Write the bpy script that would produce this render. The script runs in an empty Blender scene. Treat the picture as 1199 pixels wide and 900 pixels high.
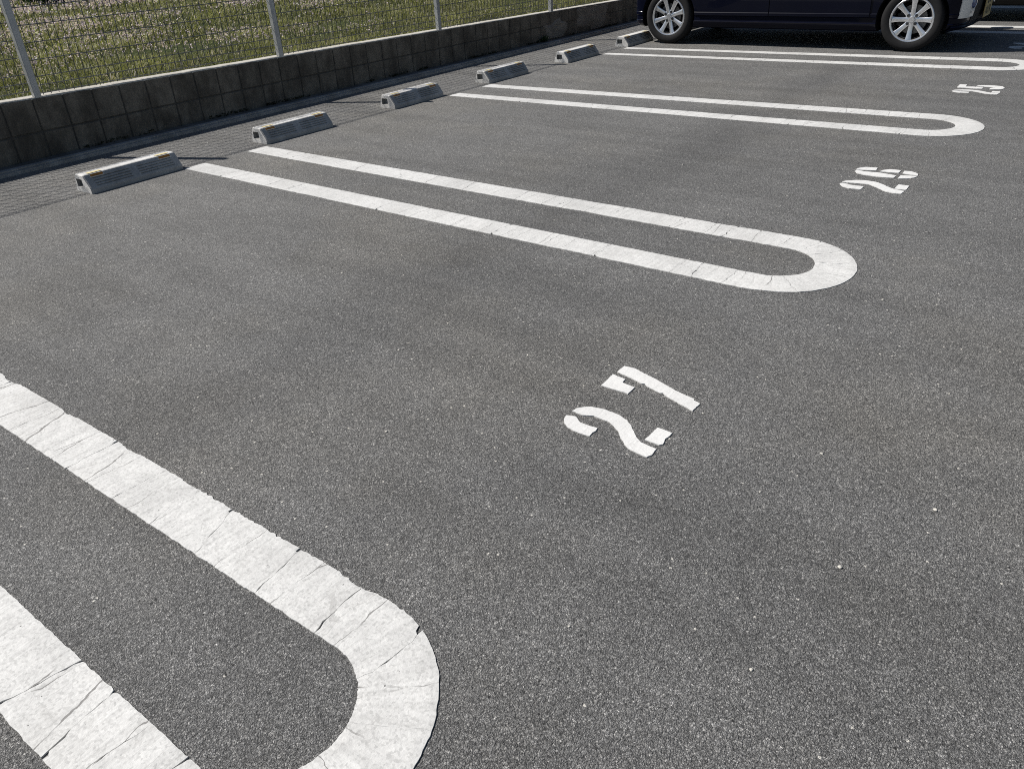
import bpy, bmesh, math, random
import numpy as np
from mathutils import Vector, Matrix, noise as mnoise
random.seed(7); rng = np.random.default_rng(7)
SC = bpy.context.scene; COL = SC.collection
PI = math.pi

# ------------------------------------------------------------------ helpers
def link(name, me, mats, parent=None):
    o = bpy.data.objects.new(name, me); COL.objects.link(o)
    for m in (mats if isinstance(mats, (list, tuple)) else [mats]): me.materials.append(m)
    if parent: o.parent = parent
    return o
def tag(o, label=None, cat=None, group=None, kind=None):
    if label: o['label'] = label
    if cat: o['category'] = cat
    if group: o['group'] = group
    if kind: o['kind'] = kind
    return o
def empty(name, loc=(0, 0, 0)):
    o = bpy.data.objects.new(name, None); COL.objects.link(o); o.location = loc
    o.empty_display_size = .1
    return o
def mesh(name, v, f, mi=None, smooth=False, angle=None):
    me = bpy.data.meshes.new(name); me.from_pydata([tuple(p) for p in v], [], f)
    if mi is not None: me.polygons.foreach_set('material_index', mi)
    if smooth:
        me.polygons.foreach_set('use_smooth', [True] * len(me.polygons))
        if angle: me.set_sharp_from_angle(angle=math.radians(angle))
    me.update(); return me
class MB:
    """collects shapes into one mesh"""
    def __init__(s): s.v = []; s.f = []; s.m = []
    def add(s, v, f, m=0):
        b = len(s.v); s.v += [tuple(p) for p in v]; s.f += [[i + b for i in q] for q in f]; s.m += [m] * len(f)
    def box(s, x0, x1, y0, y1, z0, z1, m=0):
        v = [(x, y, z) for z in (z0, z1) for y in (y0, y1) for x in (x0, x1)]
        s.add(v, [(0, 2, 3, 1), (4, 5, 7, 6), (0, 1, 5, 4), (2, 6, 7, 3), (0, 4, 6, 2), (1, 3, 7, 5)], m)
    def bevbox(s, x0, x1, y0, y1, z0, z1, b, m=0, jit=0):
        bm = bmesh.new(); bmesh.ops.create_cube(bm, size=1)
        for q in bm.verts:
            q.co = Vector((x0 + (q.co.x + .5) * (x1 - x0), y0 + (q.co.y + .5) * (y1 - y0), z0 + (q.co.z + .5) * (z1 - z0)))
        bmesh.ops.bevel(bm, geom=bm.edges[:], offset=b, segments=1, affect='EDGES')
        s.bm(bm, m)
    def bm(s, bm, m=0):
        bm.verts.index_update(); s.add([q.co for q in bm.verts], [[q.index for q in f.verts] for f in bm.faces], m); bm.free()
    def tube(s, a, b, r, n=6, m=0, cap=True):
        a = Vector(a); b = Vector(b); d = (b - a).normalized()
        u = d.orthogonal().normalized(); w = d.cross(u); v = []
        for p in (a, b):
            for k in range(n):
                t = 2 * PI * k / n; v.append(p + (u * math.cos(t) + w * math.sin(t)) * r)
        f = [(k, (k + 1) % n, n + (k + 1) % n, n + k) for k in range(n)]
        if cap: f += [tuple(range(n))[::-1], tuple(range(n, 2 * n))]
        s.add(v, f, m)
    def lathe(s, prof, n=48, m=0, c=(0, 0, 0)):
        """revolve (radius, y) profile about the local y axis"""
        v = []; L = len(prof)
        for k in range(n):
            t = 2 * PI * k / n
            for r, y in prof: v.append((c[0] + r * math.cos(t), c[1] + y, c[2] + r * math.sin(t)))
        f = [(k * L + i, k * L + i + 1, ((k + 1) % n) * L + i + 1, ((k + 1) % n) * L + i) for k in range(n) for i in range(L - 1)]
        s.add(v, f, m)
    def build(s, name, mats, parent=None, smooth=False, angle=None):
        return link(name, mesh(name, s.v, s.f, s.m, smooth, angle), mats, parent)

# ------------------------------------------------------------------ materials
class NT:
    def __init__(s, name):
        s.mat = bpy.data.materials.new(name); s.mat.use_nodes = True; s.t = s.mat.node_tree
        s.bsdf = s.t.nodes['Principled BSDF']; s.out = s.t.nodes['Material Output']
    def n(s, typ, **kw):
        q = s.t.nodes.new(typ)
        for k, v in kw.items():
            if k.startswith('i_'):
                key = k[2:].replace('_', ' '); q.inputs[key].default_value = v
            else: setattr(q, k, v)
        return q
    def l(s, a, b): s.t.links.new(a, b)
    def pos(s): return s.n('ShaderNodeNewGeometry').outputs['Position']
    def mapping(s, vec, scale=(1, 1, 1), loc=(0, 0, 0), rot=(0, 0, 0)):
        q = s.n('ShaderNodeMapping'); q.inputs['Scale'].default_value = scale; q.inputs['Location'].default_value = loc; q.inputs['Rotation'].default_value = rot
        s.l(vec, q.inputs['Vector']); return q.outputs['Vector']
    def noise(s, vec, scale, detail=4, rough=.55):
        q = s.n('ShaderNodeTexNoise'); q.inputs['Scale'].default_value = scale; q.inputs['Detail'].default_value = detail; q.inputs['Roughness'].default_value = rough
        s.l(vec, q.inputs['Vector']); return q.outputs['Fac']
    def voro(s, vec, scale, feature='F1', rnd=1.0):
        q = s.n('ShaderNodeTexVoronoi', feature=feature); q.inputs['Scale'].default_value = scale; q.inputs['Randomness'].default_value = rnd
        s.l(vec, q.inputs['Vector']); return q
    def ramp(s, fac, stops, interp='LINEAR'):
        q = s.n('ShaderNodeValToRGB'); e = q.color_ramp; e.interpolation = interp
        while len(e.elements) < len(stops): e.elements.new(.5)
        for el, (p, c) in zip(e.elements, stops):
            el.position = p; el.color = (c, c, c, 1) if isinstance(c, (int, float)) else (*c, 1)
        s.l(fac, q.inputs['Fac']); return q.outputs['Color']
    def mix(s, fac, a, b, mode='MIX'):
        q = s.n('ShaderNodeMix', data_type='RGBA', blend_type=mode)
        for k, val in ((0, fac), (6, a), (7, b)):
            sock = q.inputs[k]
            if isinstance(val, (int, float)): sock.default_value = val if k == 0 else (val, val, val, 1)
            elif isinstance(val, tuple): sock.default_value = (*val, 1)
            else: s.l(val, sock)
        return q.outputs[2]
    def math(s, op, a, b=0.0, c=None):
        q = s.n('ShaderNodeMath', operation=op)
        for i, val in enumerate((a, b) if c is None else (a, b, c)):
            if isinstance(val, (int, float)): q.inputs[i].default_value = val
            else: s.l(val, q.inputs[i])
        return q.outputs[0]
    def bump(s, h, strength, dist, prev=None):
        q = s.n('ShaderNodeBump'); q.inputs['Strength'].default_value = strength; q.inputs['Distance'].default_value = dist
        s.l(h, q.inputs['Height'])
        if prev: s.l(prev, q.inputs['Normal'])
        return q.outputs['Normal']
    def set(s, **kw):
        for k, v in kw.items():
            sock = s.bsdf.inputs[k.replace('_', ' ')]
            if isinstance(v, (int, float)): sock.default_value = v
            elif isinstance(v, tuple): sock.default_value = (*v, 1) if len(v) == 3 else v
            else: s.l(v, sock)
        return s.mat

def m_asphalt():
    t = NT('asphalt'); p = t.pos()
    warp = t.n('ShaderNodeTexNoise', i_Scale=110.0, i_Detail=3.0); t.l(p, warp.inputs['Vector'])
    wv = t.n('ShaderNodeVectorMath', operation='MULTIPLY_ADD'); wv.inputs[1].default_value = (.006, .006, .006)
    t.l(warp.outputs['Color'], wv.inputs[0]); t.l(p, wv.inputs[2]); pw = wv.outputs[0]
    v1 = t.voro(pw, 335); v2 = t.voro(pw, 640); v3 = t.voro(p, 90); v4 = t.voro(pw, 170)
    def chan(v, k):
        q = t.n('ShaderNodeSeparateColor'); t.l(v.outputs['Color'], q.inputs[0]); return q.outputs[k]
    stone = t.ramp(chan(v1, 0), [(0, (.045, .045, .045)), (.30, (.115, .1145, .113)), (.62, (.165, .164, .161)), (.86, (.24, .237, .23)), (.95, (.34, .335, .32)), (1, (.52, .51, .49))])
    fine = t.ramp(chan(v2, 1), [(0, .05), (.35, .125), (.7, .18), (.92, .30), (1, .50)])
    c = t.mix(.40, stone, fine)
    coarse = t.ramp(chan(v4, 1), [(0, .82), (.75, 1.05), (.94, 1.25), (1, 1.45)])
    c = t.mix(1, c, coarse, 'MULTIPLY')
    # dark binder between the stones
    gap = t.ramp(v1.outputs['Distance'], [(.36, 1.0), (.64, .5)])
    c = t.mix(1, c, gap, 'MULTIPLY')
    # a few pale chips and dark pores
    rare = t.math('MULTIPLY', t.math('GREATER_THAN', chan(v3, 2), .9955), t.math('LESS_THAN', v3.outputs['Distance'], .24))
    c = t.mix(t.math('MULTIPLY', rare, .8), c, (.60, .58, .53))
    pore = t.math('MULTIPLY', t.math('LESS_THAN', chan(v3, 1), .03), t.math('LESS_THAN', v3.outputs['Distance'], .26))
    c = t.mix(t.math('MULTIPLY', pore, .8), c, (.02, .02, .02))
    # wear: broad pale / dark areas, streaks where tyres run
    big = t.ramp(t.noise(p, .55, 4), [(.3, 1.12), (.7, 1.28)])
    mid = t.ramp(t.noise(p, 4.5, 5, .65), [(.3, .93), (.7, 1.10)])
    streak = t.ramp(t.noise(t.mapping(p, (.35, 2.6, 1)), 1.6, 3), [(.32, .86), (.6, 1.06)])
    sx = t.n('ShaderNodeSeparateXYZ'); t.l(p, sx.inputs[0])
    # sun bleached, dusty strip towards the wall, browner
    back = t.ramp(t.math('MULTIPLY_ADD', sx.outputs[0], -.22, .80), [(0, 0.0), (1, 1.0)])
    c = t.mix(1, c, big, 'MULTIPLY'); c = t.mix(1, c, mid, 'MULTIPLY'); c = t.mix(1, c, streak, 'MULTIPLY')
    c = t.mix(t.math('MULTIPLY', back, .7), c, t.mix(1, c, (1.30, 1.29, 1.26), 'MULTIPLY'))
    # darker lane along the bays where tyres turn, browner dust patches
    wob = t.math('ADD', sx.outputs[0], t.math('MULTIPLY', t.noise(p, .8, 3), .5))
    band = t.math('SUBTRACT', 1.0, t.math('MINIMUM', t.math('MULTIPLY', t.math('ABSOLUTE', t.math('SUBTRACT', wob, 2.82)), 3.6), 1.0))
    c = t.mix(t.math('MULTIPLY', band, t.ramp(t.noise(p, 1.1, 4), [(.35, .15), (.65, .50)])), c, t.mix(1, c, (.52, .52, .53), 'MULTIPLY'))
    dust = t.ramp(t.noise(t.mapping(p, (1, 1, 1), (4.3, 1.7, 0)), .75, 4, .6), [(.48, 0.0), (.66, 1.0)])
    c = t.mix(t.math('MULTIPLY', dust, .5), c, t.mix(1, c, (1.09, 1.05, .97), 'MULTIPLY'))
    st = t.ramp(t.noise(p, 9, 3, .4), [(.70, 0.0), (.78, 1.0)])
    c = t.mix(t.math('MULTIPLY', st, .3), c, (.05, .05, .05))
    h = t.math('ADD', t.math('MULTIPLY', v1.outputs['Distance'], -.8), t.math('MULTIPLY', v2.outputs['Distance'], -.5))
    h = t.math('ADD', h, t.math('MULTIPLY', t.noise(p, 330, 2), .5))
    nrm = t.bump(h, .8, .0035)
    return t.set(Base_Color=c, Roughness=.82, Specular_IOR_Level=.35, Normal=nrm)
def m_paint(name='white_paint', dirt=1.0, lift=1.0):
    """thermoplastic; UV = metres along / across the line"""
    t = NT(name); p = t.pos(); uv = t.n('ShaderNodeUVMap').outputs['UV']
    base = t.ramp(t.noise(p, 26, 6, .7), [(.25, (.56, .56, .55)), (.75, (.70, .70, .685))])
    spec = t.voro(p, 210); sep = t.n('ShaderNodeSeparateColor'); t.l(spec.outputs['Color'], sep.inputs[0])
    base = t.mix(1, base, t.ramp(sep.outputs[0], [(0, .80), (.35, .97), (1, 1.05)]), 'MULTIPLY')
    scr = t.noise(t.mapping(uv, (75, 2.2, 1)), 1.0, 4, .6)
    base = t.mix(1, base, t.ramp(scr, [(.3, .88), (.55, 1.02)]), 'MULTIPLY')
    big = t.noise(t.mapping(uv, (3.5, 3.0, 1)), 1.0, 3)
    base = t.mix(1, base, t.ramp(big, [(.3, .84), (.6, 1.02)]), 'MULTIPLY')
    # tyre grime and places where the stone shows through
    gr = t.ramp(t.noise(p, 3.1, 6, .72), [(.50, 0.0), (.72, 1.0)]); base = t.mix(t.math('MULTIPLY', gr, .30 * dirt), base, (.40, .39, .37))
    thin = t.math('MULTIPLY', t.ramp(t.noise(p, 230, 3, .7), [(.60, 0.0), (.68, 1.0)]), t.ramp(t.noise(p, 7, 5, .7), [(.55, 0.0), (.68, 1.0)])); base = t.mix(t.math('MULTIPLY', thin, .55), base, (.24, .235, .225))
    # hairline cracks running across, fainter drag marks between them
    wn = t.n('ShaderNodeTexNoise', i_Scale=14.0, i_Detail=3.0); t.l(uv, wn.inputs['Vector'])
    wv = t.n('ShaderNodeVectorMath', operation='MULTIPLY_ADD'); wv.inputs[1].default_value = (.035, .03, 0); t.l(wn.outputs['Color'], wv.inputs[0]); t.l(uv, wv.inputs[2])
    def cracks(sc, thr, lo, hi, gs):
        q = t.n('ShaderNodeTexVoronoi', feature='DISTANCE_TO_EDGE', voronoi_dimensions='2D'); q.inputs['Scale'].default_value = 1.0
        t.l(t.mapping(wv.outputs[0], sc), q.inputs['Vector']); thn = t.math('MULTIPLY', t.ramp(t.noise(t.mapping(uv, (30, 40, 1)), 1.0, 3, .7), [(.35, .45), (.7, 1.7)]), thr)
        line = t.math('LESS_THAN', q.outputs['Distance'], thn)
        return t.math('MULTIPLY', line, t.ramp(t.noise(t.mapping(uv, gs), 1.0, 2), [(lo, 0.0), (hi, 1.0)]))
    hair = cracks((6.5, .9, 1), .006, .42, .50, (2.3, 6, 1))
    hair2 = cracks((17, 1.3, 1), .010, .46, .56, (3.7, 9, 2))
    base = t.mix(t.math('MULTIPLY', hair, .75 * dirt), base, (.13, .125, .12))
    base = t.mix(t.math('MULTIPLY', hair2, .35 * dirt), base, (.30, .295, .285))
    # pin holes
    v = t.voro(p, 70); s2 = t.n('ShaderNodeSeparateColor'); t.l(v.outputs['Color'], s2.inputs[0])
    pit = t.math('MULTIPLY', t.math('GREATER_THAN', s2.outputs[0], .965), t.math('LESS_THAN', v.outputs['Distance'], .13))
    base = t.mix(t.math('MULTIPLY', pit, .8), base, (.07, .07, .07))
    if lift != 1: base = t.mix(.5, base, (.73, .73, .72))
    h = t.math('ADD', t.noise(p, 150, 4), t.math('MULTIPLY', scr, .8)); h = t.math('SUBTRACT', h, t.math('MULTIPLY', hair, 2.0))
    return t.set(Base_Color=base, Roughness=.75, Specular_IOR_Level=.3, Normal=t.bump(h, .35, .003))
def m_concrete(name, lo, hi, scale=12, stain=None, rough=.9, bump=.4, fine=160):
    t = NT(name); p = t.pos()
    c = t.ramp(t.noise(p, scale, 6, .65), [(.25, lo), (.75, hi)])
    g = t.ramp(t.noise(p, fine, 3, .6), [(.3, .8), (.7, 1.15)]); c = t.mix(1, c, g, 'MULTIPLY')
    if stain:
        s = t.ramp(t.noise(t.mapping(p, (1, 5, 2.2)), 1.4, 5, .65), [(.42, 0.0), (.62, 1.0)])
        c = t.mix(t.math('MULTIPLY', s, .65), c, stain)
    h = t.math('ADD', t.noise(p, fine, 4), t.math('MULTIPLY', t.noise(p, 30, 4), .6))
    return t.set(Base_Color=c, Roughness=rough, Specular_IOR_Level=.25, Normal=t.bump(h, bump, .004))
def m_plain(name, col, rough=.5, metal=0.0, coat=0.0, var=.12, scale=20, spec=.5):
    t = NT(name); p = t.n('ShaderNodeTexCoord').outputs['Object']
    c = t.mix(1, col, t.ramp(t.noise(p, scale, 4), [(.3, 1 - var), (.7, 1 + var)]), 'MULTIPLY')
    r = t.ramp(t.noise(p, scale * 2.3, 3), [(.3, max(rough - .05, 0)), (.7, min(rough + .07, 1))])
    return t.set(Base_Color=c, Roughness=r, Metallic=metal, Coat_Weight=coat, Coat_Roughness=.04, Specular_IOR_Level=spec)
def m_leaf(name, col, var=.35):
    t = NT(name); p = t.pos()
    c = t.mix(1, col, t.ramp(t.noise(p, 2.2, 4), [(.3, 1 - var), (.7, 1 + var)]), 'MULTIPLY')
    c = t.mix(1, c, t.ramp(t.noise(p, 40, 2), [(.3, .75), (.7, 1.25)]), 'MULTIPLY')
    t.set(Base_Color=c, Roughness=.6, Specular_IOR_Level=.3)
    tr = t.n('ShaderNodeBsdfTranslucent'); t.l(t.mix(1, c, (1.15, 1.2, .7), 'MULTIPLY'), tr.inputs['Color'])
    mx = t.n('ShaderNodeMixShader'); mx.inputs[0].default_value = .35
    t.l(t.bsdf.outputs[0], mx.inputs[1]); t.l(tr.outputs[0], mx.inputs[2]); t.l(mx.outputs[0], t.out.inputs['Surface'])
    return t.mat
ASPH = m_asphalt(); PAINT = m_paint(); PAINTN = m_paint('white_number_paint', .35, 1.2)
BLOCK = m_concrete('concrete_block', (.10, .088, .072), (.245, .218, .180), 7, (.055, .048, .040), .95, .9, 110)
MORTAR = m_concrete('mortar_joint', (.06, .058, .055), (.10, .097, .09), 14)
PATCH = m_concrete('mortar_smear', (.18, .165, .145), (.30, .275, .24), 9, None, .95, 1.0, 60)
COPE = m_concrete('wall_top_cement', (.42, .40, .36), (.58, .56, .51), 14)
GUT = m_concrete('gutter_concrete', (.30, .295, .285), (.42, .415, .40), 6, (.20, .195, .185))
GUTD = m_concrete('gutter_bed_concrete', (.13, .125, .12), (.21, .205, .195), 6, (.08, .076, .072))
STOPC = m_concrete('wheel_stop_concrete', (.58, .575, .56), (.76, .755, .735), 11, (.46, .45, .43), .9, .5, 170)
STOPF = m_concrete('shaded_stop_face', (.34, .336, .327), (.50, .494, .478), 14, (.25, .246, .237), .9, .5, 170)  # darker stop concrete for the front faces, their shade put into the colour
GALV = m_plain('galvanised_steel', (.42, .43, .44), .45, .55, 0, .12, 9)
WIRE = m_plain('dull_wire', (.13, .135, .14), .55, .6, 0, .15, 3)
SOIL = None

# ------------------------------------------------------------------ camera
CAM = (4.6035, -.4427, 1.1832); YAW, PITCH, ROLL, F = -.6719, .5283, -.0592, 909.72
cy, sy, cp, sp = math.cos(YAW), math.sin(YAW), math.cos(PITCH), math.sin(PITCH)
fw = Vector((sy * cp, cy * cp, -sp)); rt = Vector((cy, -sy, 0)); up = rt.cross(fw)
c_, s_ = math.cos(ROLL), math.sin(ROLL); rt, up = c_ * rt + s_ * up, -s_ * rt + c_ * up
cd = bpy.data.cameras.new('camera'); cam = bpy.data.objects.new('camera', cd); COL.objects.link(cam)
cam.matrix_world = Matrix((( rt.x, up.x, -fw.x, CAM[0]), (rt.y, up.y, -fw.y, CAM[1]), (rt.z, up.z, -fw.z, CAM[2]), (0, 0, 0, 1)))
cd.sensor_width = 36; cd.lens = F / 1199 * 36; cd.clip_start = .05; cd.clip_end = 3000
SC.camera = cam

# ------------------------------------------------------------------ light
SUN = Vector((-.85, -.37, 1)).normalized()
sd = bpy.data.lights.new('sun', 'SUN'); sd.energy = 5.0; sd.angle = math.radians(.45); sd.color = (1, .955, .89)
so = bpy.data.objects.new('sun', sd); COL.objects.link(so); so.rotation_euler = SUN.to_track_quat('Z', 'Y').to_euler(); so.location = (0, 0, 30)
w = bpy.data.worlds.new('World'); SC.world = w; w.use_nodes = True; nt = w.node_tree
sky = nt.nodes.new('ShaderNodeTexSky'); sky.sky_type = 'NISHITA'; sky.sun_disc = False
sky.sun_elevation = math.asin(SUN.z); sky.sun_rotation = math.atan2(SUN.x, SUN.y) % (2 * PI); sky.air_density = 1.0; sky.dust_density = .6; sky.ozone_density = 1.2
nt.links.new(sky.outputs[0], nt.nodes['Background'].inputs[0]); nt.nodes['Background'].inputs[1].default_value = .05
SC.view_settings.view_transform = 'Standard'; SC.view_settings.look = 'None'; SC.view_settings.exposure = .17; SC.view_settings.gamma = 1
SC.view_settings.use_curve_mapping = False
SC.cycles.use_denoising = False; SC.cycles.sample_clamp_indirect = .5; SC.cycles.caustics_reflective = False; SC.cycles.caustics_refractive = False; SC.cycles.filter_width = 1.0; SC.cycles.use_adaptive_sampling = False

# ------------------------------------------------------------------ setting
WX = -1.14                                   # face of the block wall
def ztop(y): return .397 - .0117 * (y - 1.964)
lot = link('parking_lot', mesh('parking_lot', [(-.93, -60, 0), (90, -60, 0), (90, 90, 0), (-.93, 90, 0)], [(0, 1, 2, 3)]), ASPH)
tag(lot, kind='structure')
g = MB()
g.box(-1.135, -1.030, -20, 40, -.1, .022, 1); g.box(-1.000, -.955, -20, 40, -.1, .032); g.box(-.945, -.925, -20, 40, -.1, .022); g.box(-1.030, -1.000, -20, 40, -.12, -.06, 1); g.box(-.955, -.945, -20, 40, -.1, -.03, 1)
gut = g.build('gutter', [GUT, GUTD]); tag(gut, kind='structure')

def m_field():
    t = NT('field_soil'); p = t.pos()
    c = t.ramp(t.noise(p, 1.3, 6, .7), [(.3, (.035, .045, .018)), (.55, (.06, .075, .025)), (.75, (.09, .085, .045))])
    c = t.mix(1, c, t.ramp(t.noise(p, 35, 4), [(.3, .55), (.7, 1.3)]), 'MULTIPLY')
    return t.set(Base_Color=c, Roughness=1, Specular_IOR_Level=.1, Normal=t.bump(t.noise(p, 30, 5), 1, .05))
fv, ff = [], []
xs = [-1.27, -1.6, -2.2, -3, -4, -6, -9, -13, -18, -26, -40, -90, -300, -1000]; ys = [-900, -200, -60, -20] + list(np.arange(-8, 22, 2.0)) + [24, 40, 90, 250, 900]
for x in xs:
    for y in ys:
        z = ztop(min(max(y, -10), 20)) - .05 + (mnoise.noise(Vector((x * .5, y * .5, 0))) * .05 if x < -1.9 else 0)
        fv.append((x, y, z))
for i in range(len(xs) - 1):
    for j in range(len(ys) - 1):
        a = i * len(ys) + j; ff.append((a, a + len(ys), a + len(ys) + 1, a + 1))
field = link('field', mesh('field', fv, ff, None, True), m_field()); tag(field, kind='structure')
def zfield(x, y): return ztop(min(max(y, -10), 20)) - .05

# grass : bent blades and small leaves, one object
def blades(n, xr, yr, hr, wr, seed, clump=.5):
    r = np.random.default_rng(seed)
    x = -(abs(xr[0]) + (abs(xr[1]) - abs(xr[0])) * r.random(n)); y = yr[0] + (yr[1] - yr[0]) * r.random(n)
    cl = np.array([mnoise.noise(Vector((a * 1.1, b * 1.1, 3))) + .6 * mnoise.noise(Vector((a * 3.7, b * 3.7, 8))) for a, b in zip(x, y)])
    keep = r.random(n) < np.clip(.62 + clump * cl, .12, 1); x, y, cl = x[keep], y[keep], cl[keep]; n = len(x)
    h = (hr[0] + (hr[1] - hr[0]) * r.random(n) ** 1.6) * np.clip(1 + .8 * cl, .5, 1.8); wd = wr[0] + (wr[1] - wr[0]) * r.random(n)
    a = r.random(n) * 2 * PI; lean = .2 + r.random(n) * 1.5; b = r.random(n) * 2 * PI
    z = .397 - .0117 * (np.clip(y, -10, 20) - 1.964) - .055
    dx, dy = np.cos(a) * wd / 2, np.sin(a) * wd / 2; lx, ly = np.cos(b) * h * lean, np.sin(b) * h * lean
    V = np.stack([np.c_[x - dx, y - dy, z], np.c_[x + dx, y + dy, z],
                  np.c_[x + dx * .8 + lx * .35, y + dy * .8 + ly * .35, z + h * .62], np.c_[x - dx * .8 + lx * .35, y - dy * .8 + ly * .35, z + h * .62],
                  np.c_[x + lx, y + ly, z + h * np.clip(1 - .42 * lean, .25, 1)]], 1).reshape(-1, 3)
    base = np.arange(n)[:, None] * 5
    q = (base + [0, 1, 2, 3]); t = (base + [3, 2, 4])
    cidx = np.digitize(cl * .9 + r.normal(0, .35, n), [-.45, .05, .5])
    straw = r.random(n) < .10; cidx[straw] = 4
    return V, q, t, cidx
parts = [blades(90000, (1.30, 4.2), (-.5, 11), (.02, .10), (.004, .009), 1), blades(90000, (4.2, 11), (0, 12), (.03, .11), (.007, .016), 2), blades(60000, (11, 26), (1, 17), (.04, .14), (.014, .03), 3),
         blades(26000, (1.30, 12), (-8, -.5), (.04, .14), (.010, .02), 4), blades(26000, (1.3, 14), (11, 20), (.05, .15), (.014, .028), 5)]
V = []; loops = []; tot = []; mi = []; off = 0
for v_, q_, t_, c__ in parts:
    V.append(v_); loops.append(np.concatenate([(q_ + off), (t_ + off)], 1).reshape(-1)); tot.append(np.tile([4, 3], len(q_))); mi.append(np.repeat(c__, 2)); off += len(v_)
V = np.concatenate(V); loops = np.concatenate(loops); tot = np.concatenate(tot); mi = np.concatenate(mi)
def fast_mesh(name, V, loops, tot, mi):
    me = bpy.data.meshes.new(name); me.vertices.add(len(V)); me.vertices.foreach_set('co', V.astype(np.float32).ravel())
    me.loops.add(len(loops)); me.loops.foreach_set('vertex_index', loops.astype(np.int32)); me.polygons.add(len(tot))
    me.polygons.foreach_set('loop_start', (np.cumsum(tot) - tot).astype(np.int32))
    me.polygons.foreach_set('loop_total', tot.astype(np.int32)) if hasattr(me.polygons[0], 'loop_total') else None
    me.update(calc_edges=True); me.validate()
    return me
gm = fast_mesh('grass', V, loops, tot, mi)
grass = link('grass', gm, [m_leaf('grass_dark', (.112, .116, .056)), m_leaf('grass_mid', (.150, .152, .072)), m_leaf('grass_green', (.20, .205, .085)), m_leaf('grass_yellow', (.27, .27, .12)), m_leaf('grass_straw', (.34, .30, .24))])
gm.polygons.foreach_set('material_index', mi.astype(np.int32)); gm.update()
tag(grass, 'rough green spring grass covering the field behind the fence', 'grass', kind='stuff')

# lilac wild flowers in drifts
fv = []; ft = []; fm = []; r = np.random.default_rng(11); fl = []
for k in range(420):
    px = -(1.5 + 17 * r.random() ** 1.25); py = r.uniform(.5, 12.5)
    pr = mnoise.noise(Vector((px * .35, py * .35, 5)))
    if pr < -.02 or (py > 6.2 and px > -5 and r.random() < .75) or (px > -2.3 and r.random() < .75): continue
    n = int(r.uniform(10, 60)); sx_, sy_ = r.uniform(.05, .16), r.uniform(.10, .40)
    for _ in range(n): fl.append((px + r.normal() * sx_, py + r.normal() * sy_))
for k in range(700): fl.append((-(1.35 + 15 * r.random()), r.uniform(.3, 12)))
for x, y in fl:
    if x > -1.32: continue
    d = -x; s = .0055 + .0011 * d; z = zfield(x, y) + r.uniform(.05, .13)
    for _ in range(3):
        c = np.array([x, y, z]) + r.normal(0, s * .9, 3); a = r.normal(0, 1, 3); a /= np.linalg.norm(a); b = np.cross(a, r.normal(0, 1, 3)); b /= np.linalg.norm(b)
        i = len(fv); q = s * r.uniform(.6, 1.2); fv += [c + a * q, c + b * q, c - a * q, c - b * q]; ft.append((i, i + 1, i + 2, i + 3)); fm.append(0 if r.random() < .6 else (1 if r.random() < .7 else 2))
flowers = link('wild_flowers', mesh('wild_flowers', fv, ft, fm), [m_leaf('petal_lilac', (.56, .45, .56), .15), m_leaf('petal_pale', (.62, .52, .60), .1), m_leaf('petal_white', (.72, .70, .66), .1)])
tag(flowers, 'pale lilac wild flowers scattered in drifts through the grass', 'flowers', kind='stuff')

# dark shrubs at the far side of the field
def shrub(loc, w_, h_, seed, label):
    r = np.random.default_rng(seed); e = empty('shrub', loc)
    tag(e, label, 'shrub', 'dark shrubs at the far edge of the field')
    tb = MB()
    for k in range(7):
        a = r.uniform(0, 2 * PI); tb.tube((0, 0, -.1), (math.cos(a) * w_ * .3, math.sin(a) * w_ * .3, h_ * r.uniform(.4, .75)), .02, 5)
    tb.build('stem', [m_plain('shrub_stem', (.08, .06, .04), .9)], e)
    v, f, m = [], [], []
    cs = [(r.normal() * w_ * .28, r.normal() * w_ * .28, h_ * r.uniform(.25, .8), r.uniform(.18, .4) * w_) for _ in range(14)]
    for cx, cy_, cz, cr in cs:
        for _ in range(420):
            d = r.normal(0, 1, 3); d /= np.linalg.norm(d); c = np.array([cx, cy_, cz]) + d * cr * r.uniform(.55, 1.05)
            if c[2] < .02: continue
            a = r.normal(0, 1, 3); a /= np.linalg.norm(a); b = np.cross(a, d + .3 * r.normal(0, 1, 3)); b /= np.linalg.norm(b) + 1e-6; s = r.uniform(.03, .06)
            i = len(v); v += [c + a * s, c + b * s * .55, c - a * s, c - b * s * .55]; f.append((i, i + 1, i + 2, i + 3)); m.append(int(r.random() < .35))
    link('foliage', mesh('foliage', v, f, m), [LEAFD, LEAFM], e)
LEAFD = m_leaf('shrub_leaf_dark', (.022, .045, .026)); LEAFM = m_leaf('shrub_leaf', (.04, .075, .035))
shrub((-15.6, 9.1, .28), 1.7, 1.0, 21, 'dark green shrub at the far edge of the field left of the first fence post')
shrub((-15.0, 10.6, .27), 1.6, .95, 22, 'dark bushy shrub across the field just right of the first fence post')
shrub((-13.9, 12.2, .25), 1.5, .8, 23, 'low dark shrub at the far edge of the field between the first two fence posts')

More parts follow.
